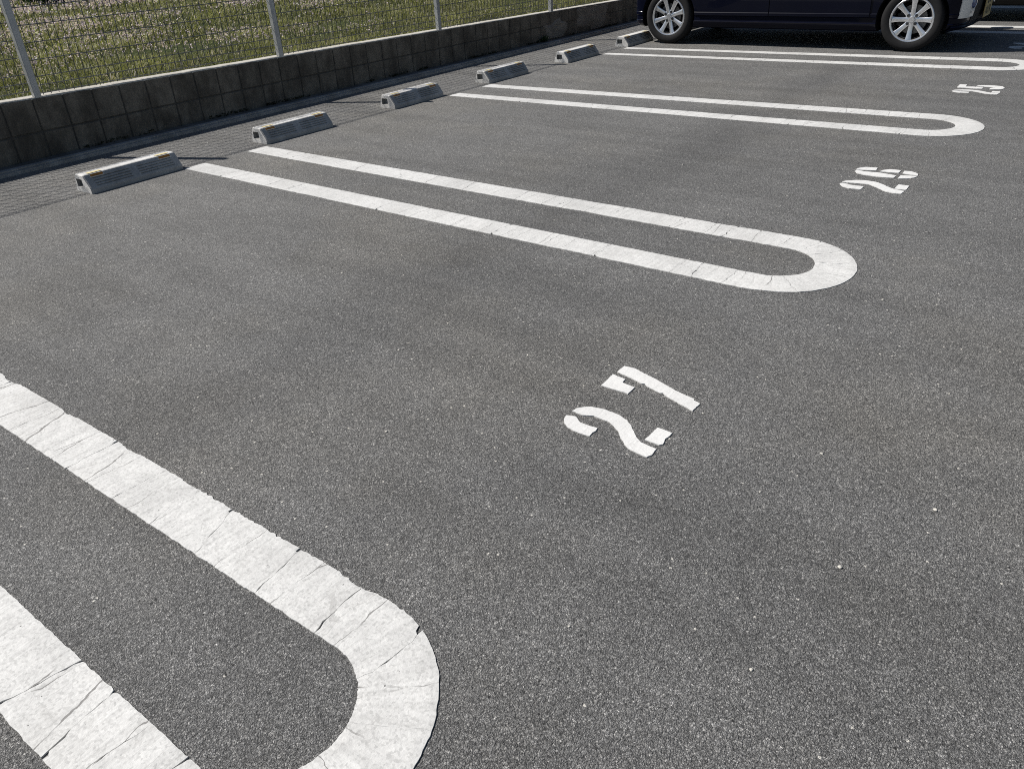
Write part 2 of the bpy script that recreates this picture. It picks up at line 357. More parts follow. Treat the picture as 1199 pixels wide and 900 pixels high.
# ------------------------------------------------------------------ block wall
wb = MB()
Y0, Y1 = -5.1 + .017, 17.0
wb.box(-1.262, WX - .007, Y0, Y1, -.1, .385, 1)
y = Y0
while y < Y1 - .01:
    for (z0, z1) in ((.0, .178), (.187, .390)):
        j = random.uniform(-.0015, .0015)
        wb.bevbox(-1.20, WX + j, y + .0045, y + .1955, z0, z1, .004, 0)
    y += .2
wall = wb.build('block_wall', [BLOCK, MORTAR])
cb = MB(); ny = 220
for k in range(ny + 1):
    yy = Y0 + (Y1 - Y0) * k / ny; j = [random.uniform(-.002, .002) for _ in range(3)]
    cb.v += [(-1.268 + j[0], yy, .36), (-1.266 + j[0], yy, .396 + j[1]), (-1.145 + j[2], yy, .397 + j[1]), (WX - .001 + j[2], yy, .388), (WX - .003 + j[2], yy, .382)]
for k in range(ny):
    a = k * 5
    for i in range(4): cb.f.append([a + i, a + 5 + i, a + 6 + i, a + 1 + i]); cb.m.append(0)
cope = cb.build('wall_top', [COPE], wall); cope['label'] = 'pale cement top surface'
def slope(o):
    for v in o.data.vertices:
        if v.co.z > .18: v.co.z = .18 + (v.co.z - .18) * (ztop(min(max(v.co.y, -10), 20)) - .18) / .217
slope(wall); slope(cope)
tag(wall, 'low wall of weathered grey concrete blocks with mesh fence on top', 'wall')
# rough mortar smears low on the wall near the car
def smear(cy_, cz, ry, rz, seed):
    bm = bmesh.new(); n = 34; vs = {}
    for i in range(n + 1):
        for j in range(n + 1):
            u, v = i / n * 2 - 1, j / n * 2 - 1
            rr = math.sqrt(u * u + v * v); ed = .78 + .32 * mnoise.noise(Vector((u * 2 + seed, v * 2, seed)))
            d = (.016 + .008 * mnoise.noise(Vector((u * 5, v * 5, seed)))) * max(0, min(1, (ed - rr) * 6)) - .004
            yy, zz = cy_ + u * ry, cz + v * rz
            vs[i, j] = bm.verts.new((WX + d, yy, min(max(zz, .028), ztop(yy) - .015)))
    for i in range(n):
        for j in range(n):
            q = [vs[i, j], vs[i + 1, j], vs[i + 1, j + 1], vs[i, j + 1]]
            if any(p.co.x > WX - .0035 for p in q): bm.faces.new(q)
    me = bpy.data.meshes.new('mortar_patch'); bm.to_mesh(me); bm.free()
    for p in me.polygons: p.use_smooth = True
    o = link('mortar_patch', me, PATCH, wall); o['label'] = 'rough tan mortar smear'
smear(8.9, .22, .55, .24, 3.3); smear(8.05, .12, .34, .13, 7.1)

# ------------------------------------------------------------------ mesh fence
PX = -1.163; FT = 1.36
fence = empty('mesh_fence', (PX, 1.964, ztop(1.964)))
tag(fence, 'galvanised wire mesh fence with square posts on the block wall', 'fence')
def fpart(mb, name, mats):
    o = mb.build(name, mats, fence); o.data.transform(Matrix.Translation((-PX, -1.964, -ztop(1.964)))); return o
posts = [1.964 + 2.0 * k for k in range(-3, 8)]
for yp in posts:
    p = MB(); p.bevbox(PX - .022, PX + .022, yp - .022, yp + .022, ztop(yp) - .01, FT + .02, .004); p.box(PX - .0235, PX + .0235, yp - .0235, yp + .0235, FT + .0205, FT + .026)
    fpart(p, 'post', [GALV])
MXF = PX - .029
for k in range(len(posts) - 1):
    p = MB(); ya, yb = posts[k] + .004, posts[k + 1] - .004; zt = ztop((ya + yb) / 2)
    hz = [zt + .022, zt + .072, zt + .125] + list(np.arange(zt + .225, FT - .06, .1033)) + [FT - .045, FT - .022, FT - .002]
    for z in hz: p.tube((MXF, ya, z), (MXF, yb, z), .0030, 5)
    n = int(round((yb - ya) / .052))
    for i in range(n + 1):
        yy = ya + (yb - ya) * i / n
        # pressed rib near the foot and at the top of the sheet
        p.tube((MXF + .004, yy, zt + .012), (MXF + .0045, yy, FT), .0024, 5)
    fpart(p, 'mesh_panel', [WIRE])

# weed at the foot of the wall
we = MB(); r = np.random.default_rng(5)
for k in range(90):
    a = r.uniform(0, 2 * PI); L_ = r.uniform(.03, .085); e_ = r.uniform(.3, 1.3); w_ = .007
    d = np.array([math.cos(a) * math.cos(e_), math.sin(a) * math.cos(e_), math.sin(e_)]); s = np.array([-math.sin(a), math.cos(a), 0]) * w_
    b0 = np.array([r.normal() * .012, r.normal() * .03, 0]); we.add([b0, b0 + d * L_ * .5 + s, b0 + d * L_, b0 + d * L_ * .5 - s], [(0, 1, 2, 3)])
wd = we.build('weed', [LEAFM]); wd.location = (-1.10, 7.72, .03); tag(wd, 'small dark weed growing at the foot of the wall near the parked car', 'weed')

# moss and dirt that gathers at the foot of the wall
r = np.random.default_rng(17); mv, mf = [], []
for k in range(2600):
    y = r.uniform(-1, 13)
    if mnoise.noise(Vector((y * 1.9, 2.0, 0))) + .5 * mnoise.noise(Vector((y * 7, 5, 0))) < .02: continue
    c = np.array([WX + .004 + abs(r.normal()) * .012, y, .022 + r.uniform(0, .022)]); a = r.normal(0, 1, 3); a /= np.linalg.norm(a); b = np.cross(a, r.normal(0, 1, 3)); b /= np.linalg.norm(b); q = r.uniform(.005, .013)
    i = len(mv); mv += [c + a * q, c + b * q * .6, c - a * q, c - b * q * .6]; mf.append((i, i + 1, i + 2, i + 3))
moss = link('moss', mesh('moss', mv, mf), [m_leaf('moss', (.035, .038, .020))]); tag(moss, 'dark moss and dirt along the foot of the block wall', 'moss', kind='stuff')

# ------------------------------------------------------------------ painted lines
def bay_loop(x0, L, yc0, yc1, ro0, ro1, ri0, ri1, seed, rag, label, gap=1.0, fixed=()):
    r = random.Random(seed); nr = np.random.default_rng(seed)
    def lerp(a, b, t): return a + (b - a) * t
    ra = (ro1 + ri1) / 2; S1 = L - x0; S2 = S1 + PI * ra; S3 = S2 + S1
    def P(s, t):
        if s <= S1 or s >= S2:
            x = x0 + s if s <= S1 else L - (s - S2); q = x / L; yc = lerp(yc0, yc1, q); w_ = lerp(lerp(ri0, ri1, q), lerp(ro0, ro1, q), t)
            return (x, yc - w_ if s <= S1 else yc + w_)
        a = -PI / 2 + (s - S1) / ra; w_ = lerp(ri1, ro1, t); return (L + w_ * math.cos(a), yc1 + w_ * math.sin(a))
    cuts = [0.0]
    while cuts[-1] < S3 - .25: cuts.append(cuts[-1] + r.choice([.10, .16, .22, .3, .34, .42, .5, .62]) * r.uniform(.8, 1.2))
    if S3 - cuts[-1] < .12: cuts.pop()
    cuts.append(S3)
    if fixed:                                                       # surveyed cracks replace the random ones along that stretch
        lo, hi = min(q[0] for q in fixed) - .12, max(q[0] for q in fixed) + .12
        cuts = sorted([c for c in cuts if c < lo or c > hi] + [q[0] for q in fixed])
    fx_ = {q[0]: q for q in fixed}
    M = 11; V = []; Fc = []; UV = []
    def jag(amp, big):
        j = [0.0]; 
        for _ in range(M - 1): j.append(j[-1] + r.gauss(0, amp))
        m = sum(j) / M; sk = r.uniform(-1, 1) * big
        return [q - m + sk * (i / (M - 1) - .5) for i, q in enumerate(j)]
    J = [[r.gauss(0, .002) for _ in range(M)]] + [jag(.0035, .02) for _ in cuts[1:-1]] + [[r.gauss(0, .002) for _ in range(M)]]
    G = [[r.choice([.0004, .0005, .0006, .001, .0016, .0022]) * gap * max(.25, 1 + .5 * r.gauss(0, 1)) for _ in range(M)] for _ in cuts]
    for k, c in enumerate(cuts):
        if c in fx_: G[k] = [g_ * fx_[c][1] * .5 for g_ in G[k]]; J[k] = [j_ + fx_[c][3] * (i_ / (M - 1) - .5) for i_, j_ in enumerate(jag(.0022, .004))]
    chip = [(fx_[c][2] if c in fx_ else r.random() < .28) for c in cuts]
    def edge_noise(s, side):
        v = .0022 * mnoise.noise(Vector((s * 38, seed * 3.1, side * 9))) + .0018 * mnoise.noise(Vector((s * 95, seed, side * 5)))
        q = mnoise.noise(Vector((s * 5.5, seed * 1.7, side * 3)))
        if q > .30: v += -.006 * (q - .30) * rag * (1.5 + mnoise.noise(Vector((s * 30, 1, seed))))
        if rag > 1 and side == 1 and S2 - .05 < s < S2 + .75: v += .0045 * mnoise.noise(Vector((s * 60, 2, seed))) - .003 + .003 * mnoise.noise(Vector((s * 17, 6, seed))) + .003 * mnoise.noise(Vector((s * 120, 4, seed)))
        return v
    for k in range(len(cuts) - 1):
        sa, sb = cuts[k], cuts[k + 1]; n = max(2, int((sb - sa) / (.007 if rag > 1.5 else .012))); top = {}; bot = {}
        for i in range(n + 1):
            f = i / n
            for j in range(M):
                t = j / (M - 1); ga = J[k][j] + (G[k][j] if k else 0); gb = J[k + 1][j] - (G[k + 1][j] if k + 1 < len(cuts) - 1 else 0)
                s = lerp(sa + ga, sb + gb, f); wd_ = .148
                tt = t
                if j == M - 1: tt = 1 + edge_noise(s, 1) / wd_
                if j == 0: tt = -edge_noise(s, 2) / wd_
                # chipped tile corners
                if chip[k] and i == 0 and k:
                    if j == M - 1: tt -= .06; s += .007
                    if j == 0 and r.random() < .5: tt += .03; s += .003
                x, y_ = P(s, tt); cr = .0034 - (.0007 if j in (0, M - 1) else 0)
                top[i, j] = len(V); V.append((x, y_, cr)); UV.append((s + seed * 7.3, t * wd_ + seed))
        for i in range(n + 1):
            for j in range(M):
                if i in (0, n) or j in (0, M - 1):
                    q = V[top[i, j]]; bot[i, j] = len(V); V.append((q[0], q[1], -.001)); UV.append(UV[top[i, j]])
        for i in range(n):
            for j in range(M - 1): Fc.append((top[i, j], top[i, j + 1], top[i + 1, j + 1], top[i + 1, j]))
            Fc.append((top[i, 0], top[i + 1, 0], bot[i + 1, 0], bot[i, 0])); Fc.append((top[i + 1, M - 1], top[i, M - 1], bot[i, M - 1], bot[i + 1, M - 1]))
        for j in range(M - 1):
            Fc.append((top[0, j + 1], top[0, j], bot[0, j], bot[0, j + 1])); Fc.append((top[n, j], top[n, j + 1], bot[n, j + 1], bot[n, j]))
    me = mesh('parking_line', V, Fc); ul = me.uv_layers.new(name='UVMap'); li = np.empty(len(me.loops), np.int32); me.loops.foreach_get('vertex_index', li)
    ul.data.foreach_set('uv', np.array(UV, np.float32)[li].ravel())
    bm = bmesh.new(); bm.from_mesh(me); bmesh.ops.recalc_face_normals(bm, faces=bm.faces[:]); bm.to_mesh(me); bm.free()
    return tag(link('parking_line', me, PAINT), label, 'parking line', 'painted loops between the parking bays')
bay_loop(0, 3.657, 0, 0, .302, .301, .153, .152, 3, 2.4, 'nearest white painted loop with wide cracks, cut by the bottom left of the view', 1.2,
         [(3.065, .5, 0, .02), (3.25, 1.6, 1, -.05), (3.40, .9, 1, .01), (3.505, .6, 0, .0), (3.622, 1.2, 1, -.02), (4.10, .3, 0, .01), (4.255, 1.3, 1, .05), (4.4406, 2.2, 0, .0), (4.6356, 1.0, 1, .03), (4.8706, 1.2, 1, .05), (5.0356, .5, 0, .02), (5.1976, .7, 0, .0), (5.4356, 1.4, 1, .0), (5.5756, .5, 0, .02), (5.7756, .5, 0, .02)])
bay_loop(0, 3.645, 2.507, 2.466, .312, .309, .163, .157, 5, 1.1, 'white painted loop between the numbers 27 and 26', .8)
bay_loop(0, 3.63, 5.015, 5.098, .285, .318, .160, .160, 8, .8, 'white painted loop between the numbers 26 and 25', .8)
bay_loop(.035, 3.65, 7.438, 7.565, .266, .306, .166, .150, 13, .8, 'white painted loop just in front of the dark blue car', .8)
bay_loop(.03, 3.65, 9.86, 9.90, .30, .32, .155, .155, 17, .8, 'half shaded white painted loop beyond the dark blue car', .8)
bay_loop(.03, 3.65, 12.40, 12.42, .30, .31, .155, .155, 19, .8, 'white painted loop on the far side of the black car', .8)

# ------------------------------------------------------------------ stencilled numbers
D2 = [[(3.5799, 1.0699), (3.5768, 1.0854), (3.6027, 1.093), (3.6284, 1.0749), (3.6549, 1.0731), (3.6828, 1.0758), (3.6868, 1.0619), (3.6841, 1.0479), (3.6859, 1.0305), (3.6483, 1.0292), (3.6114, 1.0364), (3.5938, 1.0488)],
 [(3.5782, 1.1126), (3.581, 1.1305), (3.5945, 1.147), (3.6104, 1.1597), (3.6481, 1.1673), (3.6958, 1.1647), (3.7302, 1.152), (3.7522, 1.1365), (3.774, 1.1132), (3.8016, 1.0867), (3.8142, 1.0791), (3.8632, 1.0734), (3.8649, 1.043), (3.8587, 1.0278), (3.8098, 1.0339), (3.7894, 1.0438), (3.7603, 1.0683), (3.7369, 1.0937), (3.7149, 1.1086), (3.6953, 1.1189), (3.6427, 1.1225), (3.6139, 1.1087)],
 [(3.8194, 1.1649), (3.8633, 1.1619), (3.8647, 1.1467), (3.8614, 1.1288), (3.8672, 1.1013), (3.861, 1.0934), (3.818, 1.0956)]]
D7 = [[(3.569, 1.3534), (3.6162, 1.3459), (3.6184, 1.3234), (3.6632, 1.3188), (3.6643, 1.2764), (3.6516, 1.278), (3.6023, 1.2761), (3.575, 1.2767)],
 [(3.5732, 1.4155), (3.6085, 1.4192), (3.63, 1.4115), (3.6898, 1.3944), (3.7725, 1.3647), (3.8353, 1.3506), (3.8414, 1.3425), (3.8631, 1.3362), (3.8636, 1.323), (3.8609, 1.3151), (3.8606, 1.2902), (3.7582, 1.3256), (3.7493, 1.3341), (3.7423, 1.3298), (3.6912, 1.343), (3.6788, 1.3529), (3.6691, 1.3488), (3.631, 1.3611), (3.5725, 1.3731)]]
D2b = [[(3.5516, 3.6133), (3.5596, 3.625), (3.5819, 3.6208), (3.6059, 3.61), (3.627, 3.6085), (3.6691, 3.6117), (3.67, 3.5559), (3.6143, 3.5498), (3.5784, 3.569)],
 [(3.5565, 3.6389), (3.5633, 3.6703), (3.6065, 3.7059), (3.6485, 3.719), (3.703, 3.7121), (3.7398, 3.6848), (3.7782, 3.6488), (3.8091, 3.6263), (3.8539, 3.6172), (3.8521, 3.5665), (3.8178, 3.5631), (3.775, 3.5772), (3.7261, 3.6255), (3.6844, 3.657), (3.6402, 3.6546), (3.5866, 3.6432)],
 [(3.804, 3.7169), (3.8535, 3.7164), (3.8572, 3.6405), (3.8049, 3.6359)]]
D6 = [[(3.5485, 3.8939), (3.5539, 3.9305), (3.58, 3.9654), (3.6383, 3.9765), (3.6428, 3.9229), (3.6036, 3.9089), (3.582, 3.9017)],
 [(3.5546, 3.8632), (3.5576, 3.8898), (3.5963, 3.8786), (3.6717, 3.8873), (3.7053, 3.8806), (3.7549, 3.8713), (3.7551, 3.8205), (3.6924, 3.8085), (3.6141, 3.8149), (3.5744, 3.8314)],
 [(3.6652, 3.9089), (3.6753, 3.9471), (3.7025, 3.9771), (3.7536, 3.9768), (3.7542, 3.9228), (3.7106, 3.9145), (3.6951, 3.9152)],
 [(3.7704, 3.9734), (3.8013, 3.9786), (3.8323, 3.9577), (3.8456, 3.9351), (3.8478, 3.9138), (3.8162, 3.9143), (3.7729, 3.9237)],
 [(3.7732, 3.8835), (3.8063, 3.8934), (3.8487, 3.9016), (3.8414, 3.8695), (3.8157, 3.8379), (3.7761, 3.8183)]]
D5 = [[(3.5527, 6.3946), (3.5478, 6.5122), (3.5971, 6.517), (3.6012, 6.4316), (3.6555, 6.4461), (3.7191, 6.4251), (3.719, 6.3818), (3.6828, 6.3759), (3.614, 6.3824), (3.5612, 6.3805)],
 [(3.6665, 6.4613), (3.6708, 6.5022), (3.7088, 6.5316), (3.7782, 6.5342), (3.8291, 6.5252), (3.8544, 6.4546), (3.8405, 6.4021), (3.7679, 6.3757), (3.7641, 6.4221), (3.7943, 6.4642), (3.7204, 6.472)]]
D4 = [[(3.57, 8.865), (3.57, 8.905), (3.76, 8.905), (3.76, 8.865), (3.63, 8.865), (3.715, 8.82), (3.76, 8.80), (3.72, 8.775), (3.69, 8.785)], [(3.705, 8.765), (3.745, 8.765), (3.745, 8.93), (3.705, 8.93)], [(3.775, 8.865), (3.775, 8.905), (3.865, 8.905), (3.865, 8.865)]]
D4 = [D4[0][:3] + [(3.76, 8.865), (3.64, 8.865), (3.70, 8.80), (3.70, 8.765)], [(3.712, 8.755), (3.752, 8.755), (3.752, 8.855), (3.712, 8.855)], D4[2], [(3.712, 8.915), (3.752, 8.915), (3.752, 8.945), (3.712, 8.945)]]
def digit(polys, parent, off, smooth_it=True, seed=0):
    bm = bmesh.new()
    for poly in polys:
        pts = [Vector((a, b)) for a, b in poly]
        if smooth_it:                                             # round the plotted outline (Chaikin)
            q = []
            for i in range(len(pts)):
                a, b = pts[i], pts[(i + 1) % len(pts)]
                k = .06 if (b - a).length > .03 else .14
                q += [a.lerp(b, k), a.lerp(b, 1 - k)]
            pts = q
        q = []
        for i in range(len(pts)):
            a, b = pts[i], pts[(i + 1) % len(pts)]; n = max(1, int((b - a).length / .008))
            for j in range(n):
                c = a.lerp(b, j / n); e = .0020 * mnoise.noise(Vector((c.x * 110, c.y * 110, seed))); q.append(Vector((c.x + e, c.y + e * .7)))
        vs = [bm.verts.new((c.x + off[0], c.y + off[1], .003)) for c in q]
        try: f = bm.faces.new(vs)
        except ValueError: continue
        ext = bmesh.ops.extrude_face_region(bm, geom=[f]); 
        for v in [g_ for g_ in ext['geom'] if isinstance(g_, bmesh.types.BMVert)]: v.co.z = -.001
    bmesh.ops.recalc_face_normals(bm, faces=bm.faces[:]); bmesh.ops.triangulate(bm, faces=[f for f in bm.faces if len(f.verts) > 4])
    me = bpy.data.meshes.new('digit'); bm.to_mesh(me); bm.free()
    ul = me.uv_layers.new(name='UVMap')
    for l in me.loops: c = me.vertices[l.vertex_index].co; ul.data[l.index].uv = (c.x + seed, c.y)
    o = link('digit', me, PAINTN, parent); o.data.transform(Matrix.Translation(-parent.location)); return o
def number(loc, digs, label):
    e = empty('stall_number', loc); tag(e, label, 'bay number', 'stencilled bay numbers')
    for i, (d, off) in enumerate(digs): digit(d, e, off, loc[1] > 2, i + loc[1])
number((3.72, 1.22, 0), [(D2, (0, 0)), (D7, (0, 0))], 'white stencilled number 27 on the asphalt')
number((3.70, 3.77, 0), [(D2b, (0, 0)), (D6, (0, 0))], 'white stencilled number 26 on the asphalt')
number((3.70, 6.36, 0), [([[(x, 6.285 + (y - 3.635) * .80) for x, y in q] for q in D2b], (-.006, -.012)), (D5, (0, .024))], 'white stencilled number 25 on the asphalt')
number((3.70, 8.75, 0), [(D2b, (.015, 4.97)), (D4, (0, -.01))], 'stencilled number 24 lying in the shade of the dark blue car')

# loose stone chips
r = np.random.default_rng(31); PEB = m_plain('pale_stone', (.55, .53, .48), .85, 0, 0, .2, 300)
bm = bmesh.new(); bmesh.ops.create_icosphere(bm, subdivisions=2, radius=1)
for v in bm.verts: v.co = v.co * (1 + .35 * mnoise.noise(v.co * 1.3)); v.co.z *= .6
pm = bpy.data.meshes.new('pebble'); bm.to_mesh(pm); bm.free(); pm.materials.append(PEB)
for k in range(14):
    o = bpy.data.objects.new('pebble', pm); COL.objects.link(o); s = r.uniform(.0025, .0048)
    x, y = [(4.38, .90), (4.22, 1.28), (4.15, 1.05), (4.33, .55), (3.2, .75), (4.42, 1.75), (3.1, 1.9), (4.1, 2.3), (2.2, 1.5), (3.4, 3.3), (4.5, 1.2), (4.0, .45), (2.7, 3.6), (1.2, 1.4)][k]
    o.location = (x, y, s * .45); o.scale = (s * r.uniform(.8, 1.4), s, s); o.rotation_euler = (0, 0, r.uniform(0, 6)); tag(o, 'tiny pale stone chip lying loose on the asphalt', 'pebble', 'loose stone chips on the asphalt')
# ------------------------------------------------------------------ wheel stops
REFL_O = m_plain('amber_reflector', (.42, .17, .012), .25, 0, .6, .25, 60); REFL_Y = m_plain('yellow_reflector_top', (.80, .68, .36), .4, 0, .2, .15, 60); REFL_W = m_plain('reflector_frame', (.70, .68, .62), .5)
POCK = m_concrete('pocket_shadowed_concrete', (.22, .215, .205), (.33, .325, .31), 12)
def stop_mesh():
    W_ = .595; mb = MB()
    prof = [(-.178, 0), (-.172, .03), (-.150, .094), (-.144, .100), (-.066, .100), (-.060, .097)]
    # front face with three grooves
    a, b = (-.060, .097), (-.007, .031); L_ = math.hypot(b[0] - a[0], b[1] - a[1]); nx, nz = (a[1] - b[1]) / L_, (b[0] - a[0]) / L_
    grooves = []
    for c in (.30, .50, .70, .88): grooves += [(c - .045, 0), (c - .03, .007), (c + .02, .007), (c + .045, 0)]
    fr = [(a[0] + (b[0] - a[0]) * t - nx * d, a[1] + (b[1] - a[1]) * t - nz * d) for t, d in grooves]
    fl = [(a[0] + (b[0] - a[0]) * t, a[1] + (b[1] - a[1]) * t) for t, d in grooves]
    tail = [(-.007, .031), (-.003, .024), (-.001, 0)]
    full_g = prof + fr + tail; full_f = prof + fl + tail; N = len(full_g)
    ysec = [(-W_ / 2, 0, .006), (-W_ / 2 + .008, 0, 0), (-W_ / 2 + .042, 0, 0), (-W_ / 2 + .05, 1, 0), (-.03, 1, 0), (-.022, 0, 0), (.022, 0, 0), (.03, 1, 0), (W_ / 2 - .05, 1, 0), (W_ / 2 - .042, 0, 0), (W_ / 2 - .008, 0, 0), (W_ / 2, 0, .006)]
    V = []
    for yy, gq, sh in ysec:
        for i, (x, z) in enumerate(full_g if gq else full_f):
            cx, cz = -.095, .045
            V.append((x + (cx - x) * sh / .08, yy, z + (cz - z) * sh / .08 if z > .001 else 0))
    F_ = []
    for k in range(len(ysec) - 1):
        for i in range(N - 1): F_.append((k * N + i, k * N + i + 1, (k + 1) * N + i + 1, (k + 1) * N + i))
        F_.append((k * N + N - 1, k * N, (k + 1) * N, (k + 1) * N + N - 1))
    mb.add(V, F_, 0)
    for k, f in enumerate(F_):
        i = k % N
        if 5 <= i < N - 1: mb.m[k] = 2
    for sgn in (-1, 1):                                            # end faces with a square pocket
        base = 0 if sgn < 0 else (len(ysec) - 1) * N
        ring = [mb.v[base + i] for i in range(N)]; yy = sgn * W_ / 2
        hx0, hx1, hz0, hz1 = -.146, -.083, .028, .074
        bm = bmesh.new(); vo = [bm.verts.new(p) for p in ring]; hole = [bm.verts.new((x, yy, z)) for x, z in ((hx0, hz0), (hx0, hz1), (hx1, hz1), (hx1, hz0))]
        eds = [bm.edges.new((vo[i], vo[(i + 1) % N])) for i in range(N)] + [bm.edges.new((hole[i], hole[(i + 1) % 4])) for i in range(4)]
        bmesh.ops.triangle_fill(bm, use_beauty=True, edges=eds)
        mb.bm(bm, 0)
        d = -sgn * .028
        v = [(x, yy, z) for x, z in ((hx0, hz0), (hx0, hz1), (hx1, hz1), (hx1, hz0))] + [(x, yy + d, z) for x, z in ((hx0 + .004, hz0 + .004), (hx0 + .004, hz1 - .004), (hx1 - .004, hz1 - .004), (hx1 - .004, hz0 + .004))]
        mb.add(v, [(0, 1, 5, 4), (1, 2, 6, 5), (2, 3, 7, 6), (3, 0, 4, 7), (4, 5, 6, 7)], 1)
    return mb
def refl_mesh(sgn):
    mb = MB(); yc = sgn * .218; h = .042
    a, b = Vector((-.060, .097)), Vector((-.007, .031)); d = (b - a).normalized(); n = Vector((-d.y, d.x)); n = n if n.x > 0 else -n
    def q(t, e, yy): c = a + d * t + n * e; return (c.x, yy, c.y)
    # frame on the slope, amber lens, yellow top
    mb.add([q(.001, .0012, yc - h), q(.001, .0012, yc + h), q(.022, .0012, yc + h), q(.022, .0012, yc - h)], [(0, 1, 2, 3)], 2)
    mb.add([q(.003, .003, yc - h + .004), q(.003, .003, yc + h - .004), q(.018, .003, yc + h - .004), q(.018, .003, yc - h + .004)], [(0, 1, 2, 3)], 0)
    mb.add([(-.095, yc - h, .1018), (-.066, yc - h, .1018), (-.066, yc + h, .1018), (-.095, yc + h, .1018)], [(0, 1, 2, 3)], 1)
    return mb
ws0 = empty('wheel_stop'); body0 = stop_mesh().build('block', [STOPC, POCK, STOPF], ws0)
bm = bmesh.new(); bm.from_mesh(body0.data); bmesh.ops.remove_doubles(bm, verts=bm.verts[:], dist=.0003); bmesh.ops.recalc_face_normals(bm, faces=bm.faces[:]); bm.to_mesh(body0.data); bm.free()
refl_mesh(-1).build('reflector', [REFL_O, REFL_Y, REFL_W], ws0); refl_mesh(1).build('reflector', [REFL_O, REFL_Y, REFL_W], ws0)
STOPS = [(.000, 1.895, 'grey concrete wheel stop of bay 27, nearest of the row, with amber reflectors'),
         (-.030, 3.160, 'grey concrete wheel stop just past the painted loop between bays 27 and 26'),
         (-.043, 4.420, 'grey concrete wheel stop just before the painted loop between bays 26 and 25'),
         (-.030, 5.625, 'grey concrete wheel stop just past the painted loop between bays 26 and 25'),
         (.003, 6.860, 'grey concrete wheel stop just before the painted loop beside the dark blue car'),
         (.020, 8.035, 'grey concrete wheel stop touched by the rear wheel of the dark blue car'),
         (.010, 9.350, 'grey concrete wheel stop under the far rear wheel of the dark blue car')]
for i, (x, y, lab) in enumerate(STOPS):
    if i == 0: o = ws0
    else:
        o = ws0.copy(); COL.objects.link(o)
        for ch in list(ws0.children):
            c = ch.copy(); COL.objects.link(c); c.parent = o
    o.location = (x, y, .001); o.rotation_euler = (0, 0, math.radians([.8, -.6, .9, -.5, .4, .7, 0][i])); tag(o, lab, 'wheel stop', 'concrete wheel stops along the wall')

# ------------------------------------------------------------------ cars
NAVY = m_plain('navy_paint', (.0015, .0024, .0095), .4, 0, .22, .05, 3, .08); BLACKP = m_plain('black_paint', (.004, .004, .005), .35, 0, .5, .05, 3, .1)
RUB = m_plain('tyre_rubber', (.010, .010, .011), .75, 0, 0, .2, 30, .3); DARK = m_plain('dark_plastic', (.010, .010, .011), .6, 0, 0, .2, 15, .3)
ALLOY = m_plain('silver_alloy', (.72, .73, .75), .24, .8, .3, .05, 12); DISC = m_plain('brake_disc', (.16, .155, .15), .45, .9); NUT = m_plain('nut_steel', (.10, .10, .105), .35, .9)
CHROME = m_plain('chrome', (.75, .76, .78), .12, 1.0, 0, .03, 8); SILV = m_plain('silver_trim', (.72, .72, .70), .4, .1, .3, .05, 10)
GLASS = m_plain('tinted_glass', (.012, .014, .016), .06, 0, .5, .05, 3, .6); LENS = m_plain('lamp_lens', (.50, .55, .62), .1, .3, .8, .15, 40); REDL = m_plain('tail_lens', (.30, .01, .012), .15, 0, .8)
FOG = m_plain('fog_lamp_glass', (.06, .09, .22), .08, .6, .9, .3, 60); PLATE = m_plain('plate_yellow', (.50, .37, .15), .5, 0, 0, .25, 35); INK = m_plain('plate_ink', (.03, .03, .02), .6)
# z, half width, front x, rear x
LV = [(.170, .690, 3.15, -.045), (.180, .712, 3.20, -.075), (.205, .728, 3.245, -.10), (.236, .735, 3.262, -.112), (.244, .724, 3.258, -.110), (.286, .722, 3.262, -.114), (.293, .731, 3.266, -.117), (.320, .733, 3.268, -.118), (.327, .728, 3.268, -.118),
      (.40, .731, 3.272, -.120), (.55, .736, 3.272, -.12), (.70, .738, 3.262, -.12), (.86, .735, 3.235, -.115), (.95, .730, 3.19, -.11), (1.0, .722, 3.08, -.105), (1.03, .716, 2.93, -.10), (1.06, .709, 2.74, -.098),
      (1.2, .688, 2.54, -.085), (1.35, .664, 2.33, -.06), (1.5, .640, 2.12, -.03), (1.60, .622, 1.98, .0), (1.66, .595, 1.86, .04), (1.70, .53, 1.72, .12), (1.715, .42, 1.55, .28)]
LZ = np.array([l[0] for l in LV])
def lv(z): return [float(np.interp(z, LZ, [l[i] for l in LV])) for i in (1, 2, 3)]
def outline(z):
    hw, xf, xr = lv(z); pts = []; rf, rr = min(.20, hw * .4), min(.12, hw * .3); bow = .07
    def fx(y): return xf - bow * (y / hw) ** 2
    for x in np.linspace(xr + rr, xf - rf - bow, 26): pts.append((x, -hw))
    for a in np.linspace(-PI / 2, 0, 9)[1:]: pts.append((xf - bow * ((hw - rf) / hw) ** 2 * .98 - rf + rf * math.cos(a) , -hw + rf + rf * math.sin(a)))
    for y in np.linspace(-hw + rf, hw - rf, 13)[1:-1]: pts.append((fx(y), y))
    k = [(x, -y) for x, y in pts[26:34]][::-1]; pts += k
    for x in np.linspace(xr + rr, xf - rf - bow, 26)[::-1]: pts.append((x, hw))
    for a in np.linspace(PI / 2, PI, 8)[1:]: pts.append((xr + rr + rr * math.cos(a), hw - rr + rr * math.sin(a)))
    for y in np.linspace(hw - rr, -hw + rr, 9)[1:-1]: pts.append((xr - 0, y))
    for a in np.linspace(PI, 1.5 * PI, 8)[:-1]: pts.append((xr + rr + rr * math.cos(a), -hw + rr + rr * math.sin(a)))
    return pts
RWX, FWX, WR = .318, 2.795, .272
